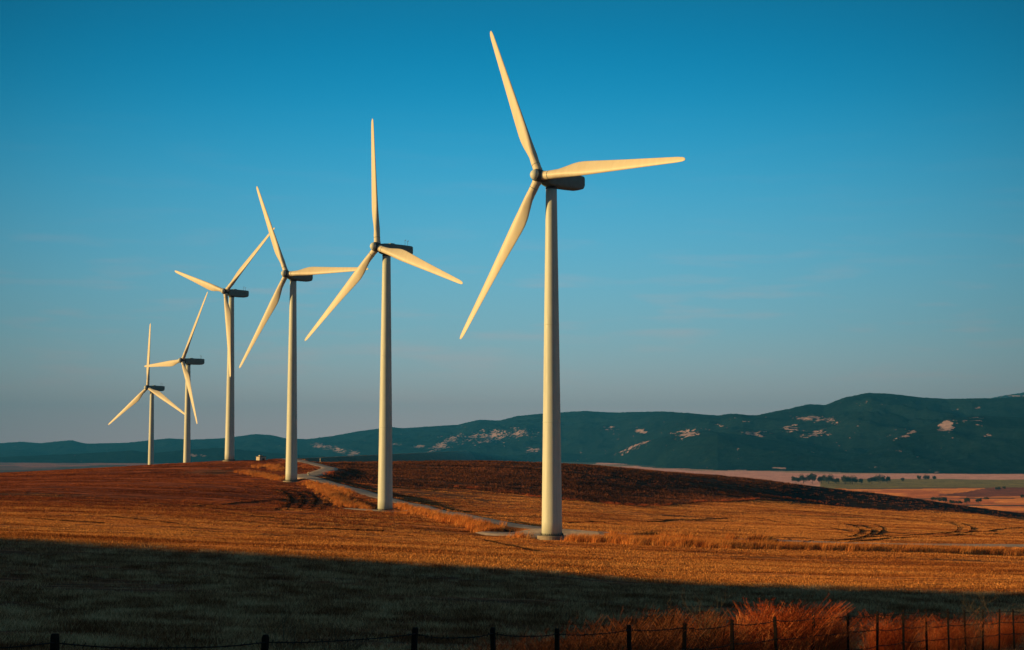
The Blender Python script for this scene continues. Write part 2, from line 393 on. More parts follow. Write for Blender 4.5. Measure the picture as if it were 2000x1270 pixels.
def soil_color(X, Y):
    n = len(X); col = np.empty((n, 3))
    red = sstep(0.05, -0.16, X / np.maximum(Y, 1)) * sstep(170, 300, Y)                      # left hill is redder
    for k in range(3): col[:, k] = STRAW[k] * (1 - red) + RUST[k] * red
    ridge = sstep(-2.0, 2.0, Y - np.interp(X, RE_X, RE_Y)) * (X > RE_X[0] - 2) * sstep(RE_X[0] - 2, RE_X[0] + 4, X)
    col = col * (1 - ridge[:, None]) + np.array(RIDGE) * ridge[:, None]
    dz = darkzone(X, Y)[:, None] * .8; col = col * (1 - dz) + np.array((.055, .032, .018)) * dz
    sh_ = shoulder_shade(X, Y)[:, None]; col = col * (1 - sh_) + np.array((.020, .013, .010)) * sh_  # near-black soil stands in for shade on the ridge's right shoulder
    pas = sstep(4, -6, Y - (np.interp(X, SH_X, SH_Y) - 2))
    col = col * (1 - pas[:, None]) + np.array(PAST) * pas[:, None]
    # valley floor
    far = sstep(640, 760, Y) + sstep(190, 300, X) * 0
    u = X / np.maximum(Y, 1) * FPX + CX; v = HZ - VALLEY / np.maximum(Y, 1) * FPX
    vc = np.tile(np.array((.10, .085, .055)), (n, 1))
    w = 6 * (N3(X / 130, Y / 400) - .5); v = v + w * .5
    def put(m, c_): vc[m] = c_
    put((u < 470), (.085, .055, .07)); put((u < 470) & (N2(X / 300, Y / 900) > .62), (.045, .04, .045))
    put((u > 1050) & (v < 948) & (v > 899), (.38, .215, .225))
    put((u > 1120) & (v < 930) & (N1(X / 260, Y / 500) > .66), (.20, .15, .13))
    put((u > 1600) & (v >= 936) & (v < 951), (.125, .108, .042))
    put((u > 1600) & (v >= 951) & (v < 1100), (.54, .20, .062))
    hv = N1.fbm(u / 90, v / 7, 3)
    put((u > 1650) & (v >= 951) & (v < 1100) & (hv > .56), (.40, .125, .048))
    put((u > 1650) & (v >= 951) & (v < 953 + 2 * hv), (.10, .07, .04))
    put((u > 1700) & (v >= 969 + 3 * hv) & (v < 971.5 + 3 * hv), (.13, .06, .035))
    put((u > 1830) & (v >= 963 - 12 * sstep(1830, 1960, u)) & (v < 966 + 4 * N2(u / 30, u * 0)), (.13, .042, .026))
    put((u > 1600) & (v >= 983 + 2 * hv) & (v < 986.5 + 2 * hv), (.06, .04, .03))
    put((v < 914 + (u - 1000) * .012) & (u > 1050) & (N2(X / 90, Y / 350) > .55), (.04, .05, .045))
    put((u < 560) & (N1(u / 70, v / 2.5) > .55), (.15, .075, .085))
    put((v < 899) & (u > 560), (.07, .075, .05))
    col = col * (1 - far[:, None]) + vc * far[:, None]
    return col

def polar_sheet(name, az, rad, mat, colored=True):
    na, nr = len(az), len(rad)
    AZ, RD = np.meshgrid(az, rad, indexing='ij')
    X = (RD * np.sin(AZ)).ravel(); Y = (RD * np.cos(AZ)).ravel()
    Z = ground_z(X, Y)
    V = np.stack([X, Y, Z], 1)
    i = np.arange(na)[:, None]; j = np.arange(nr - 1)[None, :]
    i2 = (i + 1) % na
    F = np.stack([i * nr + j, i * nr + j + 1, i2 * nr + j + 1, i2 * nr + j], -1).reshape(-1, 4)
    V = np.vstack([V, [[0, 0, gz1(0, 0)]]]); ctr = len(V) - 1
    me = np_mesh(name, V, F)
    me.materials.append(mat)
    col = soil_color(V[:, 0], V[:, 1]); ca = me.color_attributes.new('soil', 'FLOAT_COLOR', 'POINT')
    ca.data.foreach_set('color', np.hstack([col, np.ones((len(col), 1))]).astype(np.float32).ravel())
    me.polygons.foreach_set('use_smooth', np.ones(len(me.polygons), bool))
    o = bpy.data.objects.new(name, me); C.objects.link(o); return o
fov = math.atan(1000 / FPX)
azf = np.linspace(-fov * 1.25, fov * 1.25, 640)
azc = np.linspace(fov * 1.25, 2 * math.pi - fov * 1.25, 170)[1:-1]
az = np.concatenate([azf, azc])
rad = np.concatenate([[0.4, 2, 5], 8 * (130 / 8) ** np.linspace(0, 1, 200)[:-1], 130 * (600 / 130) ** np.linspace(0, 1, 620)[:-1], 600 * (13500 / 600) ** np.linspace(0, 1, 250)])
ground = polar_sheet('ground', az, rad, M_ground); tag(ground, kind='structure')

# ---------------------------------------------------------------- distant mountains
def mountain(name, ridge, foot, depth, seed, rocks=(), spur=0.32, step=2.5, tail=0.6, col=((.005, .014, .018), (.014, .031, .034)), xr=None):
    rx = np.array([p[0] for p in ridge], float); ry = np.array([p[1] for p in ridge], float)
    fx = np.array([p[0] for p in foot], float); fY = np.array([p[1] for p in foot], float)
    x0, x1 = xr or (rx[0], rx[-1])
    xs = np.arange(x0, x1 + step, step); nx = len(xs); T_ = np.concatenate([np.linspace(0, 1, 90), 1 + np.linspace(0.02, tail, 14)]); nt = len(T_)
    n = VN(seed)
    XS, TT = np.meshgrid(xs, T_, indexing='ij')
    Yf = np.interp(XS, fx, fY); D = np.interp(XS, fx, [p[2] for p in foot]) if len(foot[0]) > 2 else depth + 0 * XS
    Yr = Yf + D
    # smooth the ridge profile slightly, add tree-line roughness
    prof = np.interp(XS, rx, ry)
    ker = np.hanning(9); ker /= ker.sum()
    pr = np.interp(xs, rx, ry); pr = np.convolve(np.pad(pr, 4, 'edge'), ker, 'valid')
    prof = np.tile(pr[:, None], (1, nt))
    zr = -(prof - HZ) / FPX * Yr
    base = VALLEY - 4
    Yp = Yf + D * TT; Xp = (XS - CX) / FPX * Yp
    tt = np.clip(TT, 0, 1)
    s = tt ** 0.85
    shape = s * s * (3 - 2 * s) * .55 + s * .45
    sp = 1 - np.abs(2 * n.fbm(Xp / 420 + .35 * Yp / 420, Yp / 1100, 4) - 1) * 2.2     # ridged spurs
    sp2 = (1 - np.abs(2 * n.fbm(Xp / 150 + 5, Yp / 330, 4) - 1) * 2) - .5
    env = np.sin(np.pi * np.clip(tt, 0, 1) ** 0.9)
    z = base + (zr - base) * np.clip(shape + env * (spur * (sp - .55) * .6 + .085 * sp2), -.05, None)
    # nothing in front may rise above the drawn skyline
    lim = -(prof - HZ) / FPX * Yp - (1 - tt) * 2
    z = np.where(TT < 1, np.minimum(z, lim), z)
    z = np.where(TT > 1, z - (TT - 1) * (zr - base) * 1.3, z)
    z = z + (5.0 * (N1.fbm(Xp / 22, Yp / 26, 3) - .5) + 1.4 * (N2(Xp / 6, Yp / 6) - .5)) * sstep(0, .08, tt)
    V = np.stack([Xp.ravel(), Yp.ravel(), z.ravel()], 1)
    i = np.arange(nx - 1)[:, None]; j = np.arange(nt - 1)[None, :]
    F = np.stack([i * nt + j, (i + 1) * nt + j, (i + 1) * nt + j + 1, i * nt + j + 1], -1).reshape(-1, 4)
    me = np_mesh(name, V, F)
    u = V[:, 0] / V[:, 1] * FPX + CX; v = HZ - V[:, 2] / V[:, 1] * FPX
    rk = np.zeros(len(V))
    for (cx, cy, sx, sy, a, rot) in rocks:
        dx = (u - cx); dy = (v - cy); c_, s_ = math.cos(R(rot)), math.sin(R(rot))
        q = ((dx * c_ + dy * s_) / sx) ** 2 + ((-dx * s_ + dy * c_) / sy) ** 2
        rk = np.maximum(rk, a * np.exp(-q))
    at = me.attributes.new('rock', 'FLOAT', 'POINT'); at.data.foreach_set('value', rk.astype(np.float32))
    me.polygons.foreach_set('use_smooth', np.ones(len(me.polygons), bool))
    m, t, b = new_mat(name + '_cover', 1.0, 0.0)
    pos = t.nodes.new('ShaderNodeNewGeometry').outputs['Position']
    f = noise(t, 0.05, 7, pos, (1, .6, 2.0), 0.8); fb = noise(t, 0.0022, 3, pos)
    g1 = ramp(t, [(0.40, col[0]), (0.62, col[1])]); t.links.new(f, g1.inputs[0])
    g2 = ramp(t, [(0.35, 0.7), (0.65, 1.35)]); t.links.new(fb, g2.inputs[0])
    cc = mixc(t, 1.0, g1.outputs[0], g2.outputs[0], 'MULTIPLY')
    rn = math_n(t, 'ADD', math_n(t, 'MULTIPLY', noise(t, 0.020, 5, pos, (0.9, 0.4, 2.6), 0.7), .55), math_n(t, 'MULTIPLY', noise(t, 0.060, 4, pos, (1.0, 0.4, 2.4), 0.65), .45))
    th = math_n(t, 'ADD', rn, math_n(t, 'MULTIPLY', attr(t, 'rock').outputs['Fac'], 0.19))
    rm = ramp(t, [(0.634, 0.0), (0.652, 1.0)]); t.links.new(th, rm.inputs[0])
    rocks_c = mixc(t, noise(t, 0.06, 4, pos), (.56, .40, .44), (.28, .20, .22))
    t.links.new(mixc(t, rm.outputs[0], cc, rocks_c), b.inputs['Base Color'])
    bump(t, b, f, 0.8, 8.0)
    me.materials.append(m)
    o = bpy.data.objects.new(name, me); C.objects.link(o); tag(o, kind='structure'); return o

RL = [(-300, 868), (-120, 860), (0, 866), (45, 863), (80, 866), (140, 860), (170, 867), (250, 865), (330, 856.5), (380, 859), (440, 856), (500, 848), (530, 850), (560, 857), (600, 858), (650, 852),
      (700, 843), (745, 837), (765, 834), (785, 837), (830, 834), (895, 830), (915, 825), (935, 820), (975, 822), (1010, 813), (1060, 808), (1140, 803), (1200, 806), (1300, 804), (1350, 808), (1400, 812), (1430, 808), (1475, 812),
      (1540, 799), (1580, 790), (1610, 792), (1650, 777), (1695, 768), (1740, 770), (1800, 777), (1850, 780), (1900, 779), (1950, 778), (2000, 775), (2150, 765), (2300, 780)]
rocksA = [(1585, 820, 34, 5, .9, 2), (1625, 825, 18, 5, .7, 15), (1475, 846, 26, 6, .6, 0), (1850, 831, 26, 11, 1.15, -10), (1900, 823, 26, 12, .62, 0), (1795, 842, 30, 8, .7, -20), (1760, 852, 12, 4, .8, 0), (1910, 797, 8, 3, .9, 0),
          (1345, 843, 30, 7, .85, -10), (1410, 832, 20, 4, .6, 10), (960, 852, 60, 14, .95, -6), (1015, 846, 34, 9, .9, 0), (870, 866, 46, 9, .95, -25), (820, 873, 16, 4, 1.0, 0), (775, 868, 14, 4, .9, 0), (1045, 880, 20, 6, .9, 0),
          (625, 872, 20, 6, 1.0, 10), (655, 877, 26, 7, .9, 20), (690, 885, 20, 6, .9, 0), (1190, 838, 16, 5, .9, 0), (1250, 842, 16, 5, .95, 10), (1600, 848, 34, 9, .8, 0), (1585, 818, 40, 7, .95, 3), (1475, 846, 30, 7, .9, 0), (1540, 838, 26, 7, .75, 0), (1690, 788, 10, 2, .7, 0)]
mountain('mountain_range', RL, [(-300, 9000, 3200), (450, 8200, 2800), (760, 7800, 2600), (1100, 7300, 2500), (1200, 6800, 2300), (1350, 4900, 2300), (1450, 4300, 2200), (2300, 3700, 2300)], 2200, 11, rocksA)
mountain('mountain', [(1850, 800), (1900, 788), (1940, 777), (1965, 772), (1980, 770), (2000, 767), (2060, 758), (2200, 790)], [(1850, 9000), (2200, 9000)], 1500, 12, [(1980, 775, 40, 6, .8, 0)])
mountain('foothill', [(1110, 908), (1160, 893), (1200, 883), (1240, 868), (1285, 856), (1330, 846), (1380, 842), (1450, 850), (1540, 862), (1640, 880), (1700, 893), (1780, 905)],
         [(1110, 7000, 200), (1200, 6500, 500), (1300, 5000, 900), (1400, 4300, 1000), (1600, 4000, 900), (1780, 3900, 300)], 900, 13, [(1240, 872, 42, 6, .85, -28), (1345, 848, 26, 6, .95, -8), (1210, 884, 16, 3, .8, -20), (1520, 914, 26, 2.2, 1.5, 2), (1698, 923, 24, 2.5, 1.6, 0), (1440, 919, 20, 1.5, 1.2, 0)], col=((.004, .013, .016), (.012, .028, .030)))
mountain('foothill', [(1640, 905), (1700, 880), (1750, 852), (1800, 833), (1850, 818), (1910, 812), (2000, 816), (2100, 810), (2260, 860)],
         [(1640, 3900, 300), (1800, 3750, 900), (2260, 3700, 900)], 900, 14, [(1848, 832, 24, 11, 1.1, -10), (1770, 850, 24, 6, .8, -25), (1900, 825, 26, 10, .65, 0), (1925, 850, 20, 6, .6, 0)], col=((.004, .013, .016), (.012, .028, .030)))
mountain('foothill', [(-200, 900), (0, 893), (120, 888), (200, 884), (260, 880), (300, 886), (360, 879), (430, 875), (520, 884), (600, 890), (700, 893), (760, 898)],
         [(-200, 6800, 500), (760, 6000, 500)], 500, 15, [(380, 890, 20, 3, .7, 0)], col=((.004, .013, .016), (.012, .028, .030)))
mountain('foothill', [(880, 903), (960, 892), (1040, 887), (1110, 885), (1180, 894), (1230, 902)],
         [(880, 7400, 300), (1230, 7000, 300)], 300, 16, [], col=((.004, .013, .016), (.012, .028, .030)))

# ---------------------------------------------------------------- road and turbine pads
M_road, t, b = new_mat('gravel_track', 0.95, 0.1)
pos = t.nodes.new('ShaderNodeNewGeometry').outputs['Position']
f = noise(t, 1.3, 6, pos); f2 = noise(t, 0.25, 3, pos)
rp = ramp(t, [(0.3, (.46, .36, .29)), (0.7, (.64, .53, .44))]); t.links.new(f, rp.inputs[0])
rp2 = ramp(t, [(0.3, 0.8), (0.7, 1.1)]); t.links.new(f2, rp2.inputs[0])
t.links.new(mixc(t, 1.0, rp.outputs[0], rp2.outputs[0], 'MULTIPLY'), b.inputs['Base Color']); bump(t, b, f, .5, .05)
def strip(name, pts, w, mat, lift=0.10, sub=10):
    C_ = smooth_path(pts, sub); V = []; F = []; m = 7
    for i, p in enumerate(C_):
        tg = (C_[min(i + 1, len(C_) - 1)] - C_[max(i - 1, 0)]).normalized(); nr = Vector((tg.y, -tg.x, 0))
        ww = w(i / len(C_)) if callable(w) else w
        for j in range(m):
            q = p + nr * ww * (j / (m - 1) - .5) * (1 + .06 * math.sin(i * .9 + j)); V.append((q.x, q.y))
    V = np.array(V); Z = ground_z(V[:, 0], V[:, 1]) + lift; Z[0::m] -= lift * 1.6; Z[m - 1::m] -= lift * 1.6
    n = len(C_)
    for i in range(n - 1):
        for j in range(m - 1): F.append((i * m + j, i * m + j + 1, (i + 1) * m + j + 1, (i + 1) * m + j))
    me = np_mesh(name, np.column_stack([V, Z]), F); me.materials.append(mat)
    me.polygons.foreach_set('use_smooth', np.ones(len(F), bool))
    o = bpy.data.objects.new(name, me); C.objects.link(o); tag(o, kind='structure'); return o, C_
road, _ = strip('road', ROADP, 4.9, M_road)
def pad(cx, cy, rx, ry, rot):
    V = [(cx, cy)]; F = []
    n = 40; rings = 6
    for r in range(1, rings + 1):
        for k in range(n):
            a = 2 * math.pi * k / n; q = r / rings * (1 + .06 * math.sin(3 * a + cx) + .04 * math.sin(7 * a))
            x, y = rx * q * math.cos(a), ry * q * math.sin(a)
            V.append((cx + x * math.cos(rot) - y * math.sin(rot), cy + x * math.sin(rot) + y * math.cos(rot)))
    for k in range(n): F.append((0, 1 + k, 1 + (k + 1) % n, 0))
    V = np.array(V); Z = ground_z(V[:, 0], V[:, 1]) + .13; Z[-n:] -= .2
    faces = [(0, 1 + k, 1 + (k + 1) % n) for k in range(n)]
    for r in range(rings - 1):
        for k in range(n):
            a0 = 1 + r * n + k; a1 = 1 + r * n + (k + 1) % n; faces.append((a0, a0 + n, a1 + n, a1))
    me = bpy.data.meshes.new('turbine_pad'); me.from_pydata(np.column_stack([V, Z]).tolist(), [], faces); me.materials.append(M_road)
    o = bpy.data.objects.new('turbine_pad', me); C.objects.link(o); tag(o, kind='structure')
pad(4.0, 219.6, 9.0, 4.0, R(-3)); pad(-23.0, 294.5, 7, 4.2, R(-20)); pad(-45.8, 376.8, 4, 3, R(-30))

# ---------------------------------------------------------------- wind turbines
HUBH, ROTR, OVER, TILT = 45.0, 23.87, 2.09, 0.10
def make_turbine(phase):
    root = empty('wind_turbine', (0, 0, 0))
    # frame of the rotor head: +X along the shaft towards the nose, in the turbine's own axes
    H = HUBH + OVER * math.sin(TILT)
    ax = Vector((math.cos(TILT), 0, math.sin(TILT))); up = Vector((-math.sin(TILT), 0, math.cos(TILT))); sd = up.cross(ax)   # side
    cen = Vector((0, 0, HUBH)) + ax * OVER
    M = Matrix((ax, sd, up)).transposed().to_4x4(); M.translation = cen           # local x = shaft, y = side, z = up
    # tower: gently tapered tube in three sections with flange seams
    r0, r1, zt = 1.29, 0.70, HUBH - 1.20
    def rad_(z): return r0 + (r1 - r0) * (z / zt) ** 1.04
    tb = MB(); prof = []
    for k in range(25): z = zt * k / 24; prof.append((rad_(z), z))
    tb.lathe(prof, 48); tower = tb.build('tower', M_paint, root)
    for zz in (14.2, 26.5):
        sb = MB(); sb.lathe([(rad_(zz) + .004, zz - .05), (rad_(zz) + .022, zz - .04), (rad_(zz) + .022, zz + .04), (rad_(zz) + .004, zz + .05)], 48, cap=False)
        sb.build('flange_seam', M_paint, tower)
    fb = MB(); fb.lathe([(r0 - .02, 0.02), (r0 + .20, 0.02), (r0 + .20, .12), (r0 - .02, .12)], 48, cap=False, smooth=False)
    for k in range(36):
        a = 2 * math.pi * k / 36; Mx = Matrix.Translation((math.cos(a) * (r0 + .11), math.sin(a) * (r0 + .11), .12))
        fb.lathe([(.045, 0), (.045, .17), (.02, .19)], 6, Mx, False)
    fb.build('base_flange', M_dark, tower)
    db = MB(); Md = Matrix.Rotation(R(200), 4, 'Z')
    db.box((r0 - .015, 0, 1.75), (.10, .78, 1.95), Md, .03); db.box((r0 + .05, .26, 1.75), (.04, .05, .16), Md)
    d = db.build('door', M_nac, root)
    # foundation
    fo = MB(); fo.lathe([(1.85, -2.2), (1.85, -.04), (1.80, .02), (1.2, .02)], 32, cap=False, smooth=False); fo.build('foundation', M_conc, root)
    # nacelle: rounded box behind the rotor, slightly deeper at the rear
    M0 = Matrix.Translation(cen)
    nb = MB(); secs = [(-0.68, .60, .54, -.66), (-0.95, .82, .68, -.95), (-1.6, .90, .74, -1.14), (-3.2, .95, .78, -1.20), (-5.0, .95, .78, -1.20), (-6.7, .93, .76, -1.14), (-7.25, .90, .73, -.98), (-7.45, .82, .66, -.72)]
    rings = []
    for x, hw, top, bot in secs:
        ring = []; rc = .28; e = .34
        cz, hz = (top + bot) / 2, (top - bot) / 2
        for k in range(28):
            a = 2 * math.pi * k / 28; ca, sa = math.cos(a), math.sin(a)
            ring.append(M0 @ Vector((x, hw * math.copysign(abs(ca) ** e, ca), cz + hz * math.copysign(abs(sa) ** e, sa))))
        rings.append(ring)
    nb.rings(rings); nac = nb.build('nacelle', M_nac, root)
    hb = MB(); hb.box((-3.1, 0, .83), (.9, .9, .14), M0, .04); hb.build('roof_hatch', M_nac, nac)
    for s, h in ((-.35, .95), (.35, .75)):
        ab = MB(); ab.tube([M0 @ Vector((-6.6, s, .70)), M0 @ Vector((-6.6, s, .75 + h))], .028, 5)
        ab.box((-6.6, s, .77 + h), (.10, .34, .04), M0); ab.tube([M0 @ Vector((-6.6, s + .15, .77 + h)), M0 @ Vector((-6.6, s + .15, .92 + h))], .05, 6)
        ab.build('wind_sensor', M_dark, nac)
    yb = MB(); yb.lathe([(.705, zt - .06), (.74, zt - .03), (.74, zt + .16), (.70, zt + .22)], 32); yb.build('yaw_ring', M_dark, root)
    # hub and nose
    Mh = M @ Matrix.Rotation(math.pi / 2, 4, 'Y')                 # lathe axis -> shaft
    h_ = MB(); h_.lathe([(.55, -.64), (.74, -.56), (.80, -.30), (.80, .50), (.76, .80), (.66, .88)], 32, Mh); hub = h_.build('hub', M_grey, root)
    n_2 = MB(); prof = [(.66 * math.cos(a), .86 + .62 * math.sin(a)) for a in [R(q) for q in range(0, 90, 9)]] + [(.02, 1.48)]
    n_2.lathe(prof, 32, Mh); n_2.build('nose_cone', M_paint, hub)
    # blades
    # span stations: r, chord, chord centre offset to trailing side, thickness ratio, twist
    ST = [(.62, 1.12, 0, 1, 0), (1.1, 1.10, 0, 1, 0), (2.2, 1.10, .02, .96, 4), (3.2, 1.20, .08, .80, 9), (4.3, 1.48, .20, .58, 12), (5.4, 1.78, .33, .42, 12.5), (6.4, 1.93, .39, .34, 12),
          (7.4, 1.92, .39, .29, 10.5), (9.0, 1.78, .35, .25, 8.5), (11.5, 1.54, .29, .22, 6), (14.5, 1.28, .23, .19, 4), (17.5, 1.05, .18, .17, 2.5), (20.5, .84, .13, .16, 1.2), (22.6, .68, .09, .15, .6), (23.4, .54, .07, .14, .3), (23.75, .32, .05, .13, 0), (23.87, .10, .03, .12, 0)]
    for k in range(3):
        th = phase + k * 2 * math.pi / 3
        # seen from in front of the nose the rotor turns clockwise
        Rb = Matrix.Rotation(-th, 4, 'X')
        bb = MB(); rings = []
        for r, ch, off, tk, tw in ST:
            ring = []; n = 26; c_, s_ = math.cos(R(tw)), math.sin(R(tw))
            for q in range(n):
                a = 2 * math.pi * q / n
                cx = math.cos(a) * .5; w = tk
                e = abs(math.sin(a)) ** (1.0)
                # thin trailing edge (negative side) once away from the root
                thk = .5 * w * math.sin(a) * (1 if tk > .9 else (0.55 + 0.9 * (cx + .5)) * (1 if tk < .7 else 1))
                y = cx * ch - off                    # chordwise: + leading side
                x = thk * ch
                xx, yy = x * c_ + y * s_, -x * s_ + y * c_
                ring.append(M @ (Rb @ Vector((xx, -yy if False else yy, r))))
            rings.append(ring)
        bb.rings(rings); bl = bb.build('blade', M_blade, root)
        cb = MB(); cb.lathe([(.565, .60), (.585, .64), (.585, 1.02), (.575, 1.05), (.556, 1.06)], 28, M @ Rb); cb.build('root_collar', M_blade, bl)
        rb = MB(); rb.lathe([(.566, 1.66), (.569, 1.67), (.569, 1.71), (.566, 1.72)], 28, M @ Rb, cap=False); rb.build('root_seam', M_nac, bl)
    return root
TL = ['tallest, nearest white wind turbine with its bolted foot beside the gravel track',
      'second nearest white wind turbine, one blade straight up, foot left of the track',
      'white wind turbine with its foot at the track bend, right of the hut',
      'white wind turbine left of the hut, one blade hanging down across its tower',
      'slim white wind turbine behind the crest, one blade pointing left',
      'smallest and farthest white wind turbine, leftmost in the row']
for (X, Y, z, yaw, ph), lb in zip(TURB, TL):
    t_ = make_turbine(R(ph)); t_.location = (X, Y, z)
    t_.rotation_euler = (0, 0, -math.pi / 2 - R(yaw))
    tag(t_, lb, 'wind turbine', 'row of wind turbines on the hill')

# ---------------------------------------------------------------- hut and marker posts on the crest
hx, hy = -70.5, 478.0
hut = empty('utility_hut', (hx, hy, gz1(hx, hy)), R(38)); tag(hut, 'small pale utility hut with a box on its roof, standing on the hill crest', 'hut')
m_ = MB(); m_.box((0, 0, .95), (2.1, 1.9, 2.3), None, .03); w_ = m_.build('wall', M_white, hut)
m_ = MB(); m_.box((0, 0, 2.17), (2.4, 2.2, .14), None, .03); m_.build('roof', M_roof, hut)
m_ = MB(); m_.box((-.1, .1, 2.40), (.9, .7, .32), None, .03); m_.build('roof_box', M_white, hut)
m_ = MB(); m_.box((0.2, -.965, .85), (.75, .05, 1.7)); m_.build('door', M_dark, hut)
def marker(x, y, Y, h, label):
    X = xpx(x, Y); z = gz1(X, Y); e = empty('marker_post', (X, Y, z)); tag(e, label, 'marker post', 'white marker posts along the track')
    m_ = MB(); m_.lathe([(.16, -.3), (.16, h - .06), (.12, h)], 12); m_.build('post', M_white, e)
    m_ = MB(); m_.lathe([(.17, h * .55), (.17, h * .7)], 12, cap=False); m_.build('band', M_dark, e)
marker(627, 900, 470, 1.1, 'white marker post standing on the skyline right of the curved track')
p_ = hit(604, 929); marker(604, 929, p_.y, .8, 'short white marker post in the dark verge inside the track bend')

# ---------------------------------------------------------------- barbed wire fence
fence = empty('wire_fence', (POSTS[0][0], POSTS[0][1], POSTS[0][2] - 1.25)); tag(fence, 'rusty barbed wire fence on thin dark posts running across the dark foreground', 'fence')
F0 = Vector(fence.location)
rn = random.Random(3)
# the run goes on a little beyond both picture edges
d0 = Vector(POSTS[0]) - Vector(POSTS[1]); d0 = d0 / d0.length * 3.0; dl = (Vector(POSTS[-1]) - Vector(POSTS[-4])) / 3
allp = [Vector(POSTS[0]) + d0] + [Vector(p) for p in POSTS] + [Vector(POSTS[-1]) + dl * k for k in (1, 2, 3)]
tops = []
for i, P in enumerate(allp):
    lean = Vector((rn.uniform(-.05, .06), rn.uniform(-.03, .03), 0)); wdt = .074
    if i in (2, 3): lean.x = .07
    a = P - Vector((lean.x * 0, 0, 0)); btm = a - Vector((lean.x, lean.y, 0)) - Vector((0, 0, 1.55))
    m_ = MB(); tops.append(a.copy())
    rs = []
    for s in (0, .35, .7, .98, 1.0):
        q = btm.lerp(a, s) - F0; w = wdt * (.52 if s < 1 else .40)
        rot = rn.uniform(0, .05) + .4
        rs.append([q + Vector((math.cos(rot + k * math.pi / 2) * w * rn.uniform(.9, 1.1), math.sin(rot + k * math.pi / 2) * w, 0)) for k in range(4)])
    m_.rings(rs, False)
    m_.build('post', M_post, fence)
for drop in (.07, .42, .78):
    m_ = MB()
    for i in range(len(tops) - 1):
        a = tops[i] - F0 - Vector((0, 0, drop)) + Vector((0, -.05, 0)); b2 = tops[i + 1] - F0 - Vector((0, 0, drop)) + Vector((0, -.05, 0))
        sag = rn.uniform(.015, .06); n = 12; pts = []
        for k in range(n + 1):
            s = k / n; q = a.lerp(b2, s); q.z -= sag * 4 * s * (1 - s) * (1 + .1 * math.sin(9 * s)); pts.append(q)
        m_.tube(pts, .0065, 5)
        L = (b2 - a).length; nb_ = int(L / .13)
        for k in range(1, nb_):
            s = k / nb_; q = a.lerp(b2, s); q.z -= sag * 4 * s * (1 - s) * (1 + .1 * math.sin(9 * s)); dv = (b2 - a).normalized()
            for w in range(2):
                an = rn.uniform(0, 3.14); e = Vector((dv.y * math.cos(an), -dv.x * math.cos(an), math.sin(an))) * .026 + dv * .012
                m_.tube([q - e, q + e], .004, 3, False)
    m_.build('barbed_wire', M_wire, fence)

# ---------------------------------------------------------------- grasses
def grass_mat(name, stops, scale=0.6, mscale=None, trans=0.0):
    m, t, b = new_mat(name, 0.85, 0.1)
    pos = t.nodes.new('ShaderNodeNewGeometry').outputs['Position']
    oi = t.nodes.new('ShaderNodeObjectInfo').outputs['Random']
    f = noise(t, scale, 4, pos, mscale)
    bl = attr(t, 'blade').outputs['Fac']
    v = math_n(t, 'ADD', math_n(t, 'MULTIPLY', f, .7), math_n(t, 'ADD', math_n(t, 'MULTIPLY', oi, .15), math_n(t, 'MULTIPLY', bl, .15)))
    rp0 = ramp(t, stops); t.links.new(v, rp0.inputs[0]); bv = ramp(t, [(0.0, .55), (1.0, 1.35)]); t.links.new(bl, bv.inputs[0])
    class _O: pass
    rp = _O(); rp.outputs = [mixc(t, 1.0, rp0.outputs[0], bv.outputs[0], 'MULTIPLY')]; t.links.new(rp.outputs[0], b.inputs['Base Color'])
    if trans:
        tr = t.nodes.new('ShaderNodeBsdfTranslucent'); t.links.new(rp.outputs[0], tr.inputs['Color'])
        mx_ = t.nodes.new('ShaderNodeMixShader'); mx_.inputs[0].default_value = trans
        t.links.new(b.outputs[0], mx_.inputs[1]); t.links.new(tr.outputs[0], mx_.inputs[2]); t.links.new(mx_.outputs[0], t.nodes['Material Output'].inputs[0])
    return m
G_straw = grass_mat('stubble_straw', [(.34, (.22, .06, .018)), (.46, (.56, .20, .052)), (.60, (.84, .40, .12))], 0.22, (.16, .55, 1), .25)
G_rust = grass_mat('rust_stubble', [(.34, (.11, .028, .013)), (.5, (.25, .062, .022)), (.66, (.46, .135, .042))], 0.2, (.16, .55, 1), .2)
G_ridge = grass_mat('ridge_grass', [(.3, (.07, .032, .018)), (.5, (.17, .058, .027)), (.7, (.34, .12, .05))], 0.1, (.3, 1.2, 1), .15)
G_gold = grass_mat('verge_grass', [(.3, (.52, .15, .035)), (.5, (.74, .28, .065)), (.7, (.84, .42, .13))], 0.5, None, .3)
G_dark = grass_mat('pasture_grass', [(.40, (.17, .068, .030)), (.50, (.42, .20, .09)), (.60, (.78, .56, .32))], 0.5, None, .15)
G_red = grass_mat('red_grass', [(.3, (.26, .040, .012)), (.5, (.54, .11, .030)), (.68, (.74, .26, .08))], 1.1, None, .3)
G_brown = grass_mat('brown_grass', [(.3, (.10, .030, .013)), (.5, (.20, .058, .022)), (.7, (.36, .15, .06))], 1.2, None, .2)

